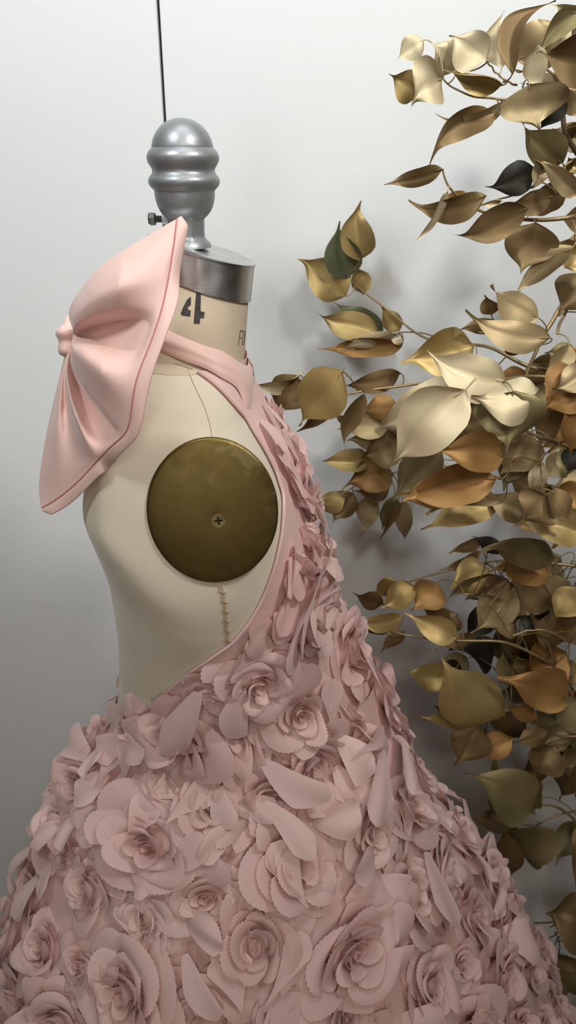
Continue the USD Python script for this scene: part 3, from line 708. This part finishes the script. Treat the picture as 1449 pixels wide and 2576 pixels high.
print('roses', len(roses), 'petals', count, 'hand', n_hand)

# ------------------------------------------------------------------ gold tree
tree = thing('artificial_tree', 'artificial tree of gold painted leaves on thin twigs beside the dress', 'plant')
BR = {}      # name: (points, prim)
def branch(key, pts, r0, r1, mat_=M_twig, n=None, name='branch'):
    P_ = smooth_path([at(*p) for p in pts], n or max(16, 8 * len(pts)))
    k_ = np.linspace(0, 1, len(P_))
    P_ = P_ + 0.0005 * np.stack([np.sin(k_ * 31 + len(key)), np.cos(k_ * 27), np.sin(k_ * 23 + 2)], -1)
    pr = obj(name, sweep(P_, r0 + (r1 - r0) * k_, 8), mat_, tree, smooth=60)
    BR[key] = (P_, pr); return pr
tp = at(1600, 1300, 1.0)
P_ = smooth_path([(tp[0] + 0.16, 1.0, 0.0), (tp[0] + 0.13, 1.0, 0.6), (tp[0] + 0.05, 0.99, 1.2), at(1590, 900, 1.0), at(1530, 560, 0.98), at(1470, 300, 0.97)], 60)
trunk = obj('trunk', sweep(P_, np.linspace(0.022, 0.006, 60), 14), M_bark, tree, smooth=60); BR['trunk'] = (P_, trunk)
branch('a', [(1500, 420, .97), (1440, 370, .96), (1416, 300, .95), (1424, 210, .95), (1440, 110, .95), (1452, 30, .95)], 0.0034, 0.002, M_bark)
branch('b', [(1420, 245, .95), (1400, 222, .945), (1340, 215, .94), (1280, 250, .94), (1230, 246, .94), (1180, 240, .94), (1140, 220, .94), (1110, 192, .94)], 0.0017, 0.0009)
branch('b2', [(1400, 205, .945), (1378, 178, .94), (1340, 173, .94), (1300, 178, .94), (1282, 155, .94)], 0.0013, 0.0008)
branch('b3', [(1300, 215, .94), (1262, 195, .94), (1225, 153, .94)], 0.0012, 0.0008)
branch('c', [(1520, 545, .97), (1449, 545, .96), (1400, 552, .96), (1340, 552, .955), (1280, 550, .95), (1225, 535, .95), (1170, 510, .945), (1135, 475, .94), (1113, 428, .94)], 0.0030, 0.0011)
branch('c2', [(1449, 400, .97), (1400, 430, .965), (1340, 470, .96), (1260, 500, .955), (1190, 525, .95)], 0.0015, 0.0007)
branch('d', [(1560, 640, 1.0), (1449, 722, .97), (1410, 775, .96), (1375, 830, .95), (1345, 890, .94), (1320, 960, .93)], 0.0036, 0.002)
branch('d2', [(1560, 690, 1.0), (1449, 745, .98), (1425, 780, .97), (1400, 840, .96)], 0.0026, 0.0018)
branch('e', [(1580, 960, 1.0), (1449, 930, .99), (1330, 922, .98), (1250, 880, 1.0), (1190, 868, 1.04), (1120, 865, 1.08), (1040, 832, 1.13), (980, 785, 1.165), (930, 745, 1.18), (895, 715, 1.185), (868, 688, 1.185)], 0.0034, 0.001)
branch('e2', [(1190, 868, 1.04), (1100, 850, 1.10), (1035, 835, 1.14), (990, 840, 1.155), (950, 850, 1.165)], 0.0016, 0.0008)
branch('f', [(1400, 955, .93), (1300, 950, .92), (1200, 965, .90), (1130, 962, .92), (1040, 967, .94), (940, 980, .95), (860, 995, .945), (770, 1013, .94)], 0.0024, 0.0011)
branch('f2', [(900, 985, .95), (880, 950, .945), (858, 932, .94)], 0.0011, 0.0008)
branch('g', [(1580, 1190, 1.0), (1449, 1135, .95), (1400, 1113, .93), (1330, 1087, .91), (1300, 1050, .90)], 0.0032, 0.0018)
branch('g2', [(1408, 1118, .93), (1375, 1140, .92), (1350, 1158, .91), (1295, 1150, .90), (1280, 1185, .895), (1255, 1205, .89)], 0.0014, 0.0009)
branch('g3', [(1360, 1150, .92), (1362, 1200, .915), (1366, 1243, .91)], 0.0011, 0.0008)
branch('h', [(1580, 1240, 1.02), (1449, 1230, 1.06), (1250, 1200, 1.12), (1110, 1172, 1.16), (1010, 1185, 1.18), (930, 1205, 1.18), (860, 1245, 1.17)], 0.0026, 0.001)
branch('h2', [(1250, 1160, 1.10), (1120, 1155, 1.13), (1000, 1150, 1.15), (930, 1160, 1.16)], 0.0014, 0.0009)
branch('i', [(1580, 1440, 1.02), (1449, 1425, 1.05), (1360, 1415, 1.06), (1280, 1410, 1.07), (1190, 1420, 1.09), (1110, 1440, 1.10), (1040, 1460, 1.10), (985, 1490, 1.09)], 0.0030, 0.0011)
branch('j', [(1590, 1790, 1.0), (1449, 1710, 1.0), (1390, 1672, 1.0), (1330, 1640, 1.0), (1260, 1614, 1.0), (1180, 1612, 1.0), (1100, 1608, 1.0), (1020, 1597, 1.0), (960, 1578, 1.0)], 0.0034, 0.0014)
branch('j2', [(1395, 1670, 1.0), (1380, 1625, .99), (1345, 1592, .99), (1290, 1600, .98), (1262, 1560, .98), (1235, 1525, .98), (1200, 1500, .98), (1165, 1494, .98)], 0.0016, 0.0011)
branch('j3', [(1290, 1600, .98), (1340, 1585, .98), (1420, 1610, .98)], 0.0016, 0.0012)
branch('k', [(1590, 1900, 1.0), (1449, 1852, 1.0), (1400, 1850, 1.0), (1360, 1820, 1.0), (1330, 1795, 1.0), (1275, 1770, 1.0)], 0.0026, 0.0013)
branch('k2', [(1400, 1865, 1.01), (1330, 1872, 1.02), (1280, 1862, 1.02), (1220, 1850, 1.02)], 0.0014, 0.001)
branch('l', [(1600, 2110, 1.0), (1449, 2068, 1.0), (1410, 2035, 1.0), (1370, 2025, 1.0), (1335, 2040, .99)], 0.0042, 0.0016)
branch('l2', [(1449, 2040, 1.01), (1400, 2052, 1.0), (1345, 2080, 1.0)], 0.0022, 0.0012)
branch('m', [(1590, 2270, 1.02), (1470, 2300, 1.05), (1400, 2318, 1.07), (1342, 2322, 1.08)], 0.0022, 0.0013, M_bark)
for q, pts in enumerate([[(1405, 2320), (1398, 2350), (1375, 2365), (1362, 2385), (1356, 2410)], [(1418, 2325), (1410, 2350), (1395, 2375), (1385, 2390), (1376, 2405)], [(1396, 2345), (1405, 2365), (1405, 2400), (1400, 2410)], [(1402, 2370), (1430, 2365), (1440, 2380), (1452, 2400)],
                             [(1150, 1180), (1170, 1140), (1185, 1090), (1180, 1050)], [(1140, 1150), (1165, 1145), (1180, 1120), (1150, 1085)], [(1175, 1145), (1162, 1110), (1185, 1075), (1160, 1050)]]):
    branch(f'w{q}', [(x, y, 1.07 if y > 2000 else 1.05) for x, y in pts], 0.0013, 0.001, M_bark, name='wire_twig')

WT = PchipInterpolator([0, .04, .12, .25, .4, .55, .67, .77, .84, .91, 1], [.03, .30, .70, .97, 1, .88, .62, .32, .14, .065, .03])
def leaf_mesh(Bp, Tp, half, roll, bend, curve, fold, curl, twist, rnd, attach=None):
    nu, nv = 19, 11
    d = Tp - Bp; L = np.linalg.norm(d); d = d / L
    vw = nrm(CAM - (Bp + Tp) / 2); s0 = nrm(np.cross(d, vw)); n0 = np.cross(s0, d)
    t = np.linspace(0, 1, nu); v = np.linspace(-1, 1, nv)
    r = roll + twist * (t - 0.4)
    s = np.cos(r)[:, None] * s0 + np.sin(r)[:, None] * n0; n = np.cos(r)[:, None] * n0 - np.sin(r)[:, None] * s0
    q = 4 * t * (1 - t)
    hk = np.clip((t - 0.62) / 0.38, 0, 1) ** 2 * L; h1, h2 = rnd.uniform(-.13, .13), rnd.uniform(-.16, .16); al, ar = rnd.uniform(0.78, 1.15), rnd.uniform(0.78, 1.15)
    curve = curve + rnd.uniform(-0.045, 0.045)
    mid = Bp + (t * L)[:, None] * d + (h1 * hk)[:, None] * s0 + (h2 * hk + 0.018 * L * np.sin(6.5 * t + h1 * 40))[:, None] * n + (curve * L * q)[:, None] * s0 + (bend * L * q)[:, None] * n
    w = WT(t) * half
    ph = rnd.uniform(0, 6.28)
    y = w[:, None] * v[None] * np.where(v < 0, al, ar)[None]
    z = fold * np.abs(y) + curl * np.abs(v)[None] ** 2.2 * w[:, None] + 0.17 * half * np.sin(7.5 * t + ph)[:, None] * v[None] * np.abs(v)[None] + 0.03 * half * np.cos(11 * t + ph)[:, None] * (1 - v[None] ** 2)
    z = z - 0.05 * half * np.exp(-(v / 0.16) ** 2)[None] * np.sin(np.pi * t)[:, None]
    y = y * (1 - 0.12 * abs(curl))
    P_ = mid[:, None] + y[..., None] * s[:, None] + z[..., None] * n[:, None]
    ms = [(P_.reshape(-1, 3), grid_faces(nu, nv))]
    if attach is not None:
        a = attach; m_ = (a + Bp) / 2 - d * 0.18 * np.linalg.norm(a - Bp)
        ms.append(sweep(smooth_path([a, m_, Bp, mid[2]], 12), np.linspace(0.0010, 0.0006, 12), 6))
    return join(ms)
# base pixel, tip pixel, width, depth, tone, then optional: roll, bend, curve, fold, curl, twist
LV = [
 (1066,100,998,155,44,.94,'L'), (1113,196,1031,256,98,.925,'L',.1,.06), (1062,228,979,183,58,.95,'G',.3), (1148,174,1083,105,66,.94,'L'), (1165,170,1158,132,26,.955,'B'), (1223,152,1139,77,88,.93,'L',-.1,.05,0,.1),
 (1262,170,1259,28,60,.945,'L',.2,.0,-.10), (1266,214,1112,168,40,.94,'G',.7,.1,.06,0,.9), (1288,187,1392,12,52,.92,'B',.5,.0,-.30,.1,.3), (1462,30,1386,9,30,.94,'L',.3), (1302,152,1432,36,92,.96,'T',.0,.05,.08),
 (1456,26,1352,142,46,.925,'O',.5,.0,.12,.1,.3), (1356,116,1361,239,46,.92,'L',.4,.05,.16), (1475,150,1352,146,96,.90,'B',.1,.08), (1452,80,1366,140,48,.965,'L'), (1332,212,1346,330,125,.90,'T',-.1,-.10,0,.12,-.25), (1402,234,1368,332,62,.925,'K',.4),
 (1424,216,1304,214,36,.965,'L',.5), (1277,258,1098,312,38,.935,'L',.6,.04,-.06,0,.3), (1246,284,1074,398,54,.93,'B',.2,.02,.10), (1252,285,1165,318,24,.95,'B',.3), (1455,290,1424,208,52,.96,'T'),
 (1416,412,1296,325,80,.92,'O',.1,.06,0,.2), (1112,426,964,456,40,.94,'B',.3,.03,-.10), (1222,492,1026,515,62,.935,'B',.2,.04,-.12), (1192,506,1088,528,50,.945,'R',.0,0,.05), (1125,480,1042,606,20,.93,'L',.9,.05,-.06), (1342,420,1226,482,64,.945,'K',.1,.05,-.05),
 (1376,398,1347,486,32,.93,'T',.2,0,.05), (1458,492,1351,395,48,.92,'T',.3,.04,.04), (1396,490,1262,506,46,.94,'B',.3,0,-.08), (1262,506,1202,514,16,.94,'L',.5), (1326,524,1143,607,66,.93,'B',.2,.03,-.02), (1346,560,1310,690,100,.935,'B',.0,-.05,-.04),
 (1442,621,1283,743,44,.94,'T',.5,.04,.06), (1462,588,1428,604,15,.95,'B'), (1466,688,1400,790,84,.96,'B',.1), (1452,372,1420,362,26,.97,'L'), (1462,430,1425,395,40,.975,'B'), (1470,330,1440,385,40,.985,'O'),
 (904,655,893,506,69,1.17,'G',.05,.06,0,.15,.25), (872,700,845,557,80,1.18,'V',.0,.05), (868,746,757,639,84,1.185,'G',-.15,.05,-.03), (912,740,894,662,46,1.19,'G',.2), (952,838,788,799,62,1.185,'G',-.1,.05,.02), (965,838,830,768,50,1.20,'V',.1), (1005,832,955,770,44,1.18,'G',.1),
 (1012,866,806,889,46,1.17,'R',.4,.03,.06,.1,.4), (1002,846,842,880,26,1.165,'L',.5,.02,.05), (1012,862,978,852,16,1.15,'L'),
 (760,934,620,958,24,.95,'L',.9,.04,-.14), (752,944,635,972,20,.955,'B',.8,.04,-.12), (742,944,690,1042,84,.955,'B',.1,.05,-.08), (860,932,742,1056,98,.925,'G',-.1,.08,-.08,.1,.2), (856,1000,750,1088,30,.95,'B',.5,.03,.03), (916,988,848,1126,32,.94,'B',.5,.03,.05), (1009,940,847,965,46,.955,'B',.3,.03,-.06),
 (1168,972,926,1061,96,.905,'L',-.15,.08,-.10,.12,.1), (1169,980,1002,1190,136,.845,'L',-.05,.06,.05,.10,.15), (1192,868,1005,900,108,.95,'G',.0,.05,-.05,.05,.3), (1272,958,1066,900,96,.89,'L',-.2,.06,-.05,.08), (1352,985,1182,992,92,.87,'L',-.25,.08,-.14,.05,-.3), (1290,984,1283,1138,142,.862,'O',.05,-.06,0,.08,-.3),
 (1354,800,1220,736,76,.93,'T',-.3,.05,0,.1), (1384,850,1168,796,70,.915,'T',-.2,.05,-.06,.1), (1236,792,1225,738,38,.935,'B',.2), (1264,830,1150,820,34,.935,'B',.4,.02,.06), (1335,872,1262,822,58,.94,'B',.2), (1245,815,1188,838,18,.94,'B'),
 (1478,962,1358,1032,112,.90,'R',.1,.05), (1478,930,1392,985,70,.89,'T'), (1468,1008,1432,1150,64,.895,'R',.2), (1432,868,1388,972,48,.93,'T',.3), (1460,1130,1425,1196,56,.90,'K',.2), (1440,900,1370,880,50,.96,'O'),
 (1268,1150,1090,1156,88,.855,'R',.15,.04,.12,.12,.2), (1152,1192,1000,1254,72,.885,'R',-.1,.05,-.10), (1248,1204,1000,1257,96,.875,'R',.2,.05,.08,.15,.2), (1262,1262,1065,1296,44,.885,'B',.4,.03,.12), (1252,1272,1068,1352,72,.93,'G',-.1,.02,.10), (1112,1130,985,1258,84,1.05,'O',.1), (1332,1088,1268,1196,94,.96,'T',.1), (1320,1120,1255,1230,80,.97,'O',.2),
 (1366,1166,1330,1240,42,.93,'L',.2), (1370,1244,1310,1312,86,.90,'B',.3,.05,-.05), (1372,1244,1438,1308,60,.90,'B',.5), (1328,1292,1214,1240,66,.94,'T',.0), (1475,1342,1284,1312,96,.93,'G',.0,.04,.10), (1396,1402,1212,1333,64,.95,'O',.2,.04,-.08), (1266,1392,1197,1342,40,.96,'K',.2), (1212,1360,1125,1386,24,.97,'B',.4), (1465,1222,1394,1272,64,.93,'R',.2),
 (1150,1060,1110,1150,54,.99,'B',.2), (1232,1060,1194,1152,76,.95,'B',.1), (1205,1000,1180,1080,60,.97,'B',.3), (1290,1060,1245,1130,60,.95,'B'),
 (985,1050,842,1068,60,1.15,'T',.1,.04,-.05), (1002,1090,868,1105,74,1.16,'T',.0,.04), (1012,1112,902,1146,66,1.15,'B',.1), (890,1065,838,1040,22,1.16,'B',.4), (1000,1020,900,1035,60,1.14,'R',.2), (1050,1030,960,1060,60,1.12,'O',.2),
 (932,1166,799,1156,48,1.18,'G',-.1,.05), (988,1196,862,1216,76,1.175,'R',-.1,.05,.05), (868,1256,785,1268,52,1.17,'G',.1), (888,1240,834,1318,58,1.175,'B',.1), (932,1244,920,1348,56,1.18,'T',.1), (992,1250,952,1334,44,1.175,'O',.3), (1002,1264,957,1352,17,1.165,'B',.4), (1012,1258,1029,1366,38,1.185,'T',.2), (980,1225,890,1235,50,1.185,'B',.2),
 (1046,1478,956,1530,66,1.04,'G',-.2,.04,0,0,.4), (1100,1466,1040,1540,66,1.03,'R',.0), (1228,1430,1122,1470,74,1.05,'G',.0,.05), (1382,1450,1228,1424,88,1.0,'R',-.1,.05,.05), (1366,1466,1288,1552,92,1.02,'B',.1), (1252,1450,1108,1492,28,1.04,'O',.6), (1208,1388,1104,1432,26,1.07,'B',.5,.03,-.06), (1278,1456,1218,1502,54,1.0,'B',.2), (1292,1478,1200,1602,92,1.01,'T',.1,.05),
 (1150,1602,1017,1545,54,.99,'G',.2,.05,.05,.1,.3), (1012,1548,892,1556,38,1.0,'G',.5,.04,-.08), (1016,1588,954,1632,34,1.01,'B',.3), (996,1460,938,1496,38,1.08,'G',.3), (962,1520,890,1496,34,1.05,'B',.2), (980,1560,905,1590,40,1.02,'K',.2), (1452,1480,1394,1562,68,.98,'G',.2), (1130,1560,1060,1530,44,1.03,'B',.3), (1150,1545,1100,1600,60,1.04,'B',.2), (1200,1600,1110,1635,36,1.02,'B',.4),
 (1445,1600,1328,1560,84,1.0,'B',.2), (1425,1640,1318,1692,86,1.01,'R',.3), (1470,1540,1400,1610,70,1.0,'B',.2), (1440,1660,1380,1730,70,1.01,'B',.2), (1320,1520,1390,1580,70,1.03,'K',.2), (1300,1560,1230,1580,60,1.03,'B',.3),
 (1264,1800,1105,1646,126,.975,'G',-.05,.10,-.08,.0,-.5), (1122,1702,1014,1690,68,1.02,'G',.1,.04,-.05), (1165,1782,1084,1776,46,1.02,'O',.2), (1170,1812,1058,1796,38,.99,'G',-.3,.04,-.05,0,.4), (1205,1826,1150,1928,96,1.0,'B',.1), (1288,1858,1190,1902,56,.995,'R',.2), (1432,1758,1264,1690,96,.965,'R',.1,.05,-.06,.1), (1475,1772,1392,1832,68,.95,'O',-.1,.05),
 (1286,1722,1250,1638,46,1.02,'O',.3), (1352,1812,1264,1776,38,.99,'R',.3), (1384,1836,1288,1868,48,1.0,'B',.3), (1392,1876,1346,1958,84,1.0,'B',.2,.08,0,0,.5), (1244,1950,1250,1895,15,1.03,'O',.3), (1340,1700,1300,1640,56,1.02,'B',.2), (1420,1720,1360,1780,60,1.03,'B'),
 (1338,2042,1177,1940,104,.96,'O',-.1,.06,.02,.1), (1340,2032,1342,1944,54,.985,'O',.2), (1348,2074,1326,2192,94,.99,'O',.0), (1268,2092,1308,2218,56,1.0,'B',.2), (1458,2070,1438,2232,34,1.0,'B',.3), (1480,2320,1374,2290,112,1.0,'B',.1), (1470,2434,1358,2404,24,1.03,'B',.4), (1480,2420,1414,2506,90,1.02,'O',.1), (1468,1908,1440,2002,44,.99,'B',.3), (1300,2000,1230,2060,70,1.02,'B',.2)]
rl = random.Random(7)
def fill(n, x0, x1, y0, y1, Y0, Y1, tones):
    for _ in range(n):
        bx, by = rl.uniform(x0, x1), rl.uniform(y0, y1); a = rl.uniform(2.2, 4.6); L = rl.uniform(85, 125)
        LV.append((bx, by, bx + L * math.cos(a), by - L * math.sin(a), L * rl.uniform(.4, .58), rl.uniform(Y0, Y1), rl.choice(tones), rl.uniform(-.7, .7), rl.uniform(-.1, .1)))
fill(26, 1290, 1560, 850, 1330, 1.0, 1.14, 'BBROT')
fill(24, 1300, 1560, 1380, 1720, 1.04, 1.14, 'BBORT')
fill(18, 1160, 1449, 1450, 1760, 1.07, 1.15, 'BBOK')  # dark tones put the lower right shade into the leaf colour
fill(12, 1290, 1470, 1800, 2100, 1.10, 1.15, 'BBO')  # dark tones here too, standing in for shade
fill(8, 1400, 1600, 120, 700, 1.0, 1.1, 'BOTG')
fill(8, 1420, 1600, 1800, 2300, 1.02, 1.1, 'BOB')
fill(10, 1480, 1640, 300, 1700, 0.86, 1.0, 'GTRL')
allP = np.vstack([b[0] for b in BR.values()]); own = np.concatenate([[k_] * len(b[0]) for k_, b in BR.items()])
for i, e in enumerate(LV):
    bx, by, tx, ty, w, Y, tone = e[:7]
    o = list(e[7:]) + [None] * 6
    roll, bend, curve, fold, curl, twist = [x if x is not None else y for x, y in zip(o[:6], (rl.uniform(-.3, .3), rl.uniform(0, .07), 0.0, rl.uniform(-0.12, .34), rl.uniform(-.25, .3), rl.uniform(-.7, .7)))]
    sc_ = (at(tx, ty, Y) - CAM) @ FWD / FPX
    Lp = math.hypot(tx - bx, ty - by) * sc_
    dY = rl.uniform(-0.25, 0.35) * Lp
    Bp, Tp = at(bx, by, Y + dY * 0.5), at(tx, ty, min(Y - dY * 0.5, YW - 0.015))
    half = 1.26 * w * sc_ / 2 / max(math.cos(roll), 0.62)
    dist = np.linalg.norm(allP - Bp, axis=1); j = int(np.argmin(dist))
    key = own[j]
    att = allP[j] if dist[j] < 0.16 else None
    obj('leaf', leaf_mesh(Bp, Tp, half, roll, bend, curve, fold, curl, twist, rl, att), TONE[tone], BR[key][1], smooth=60)
print('leaves', len(LV))
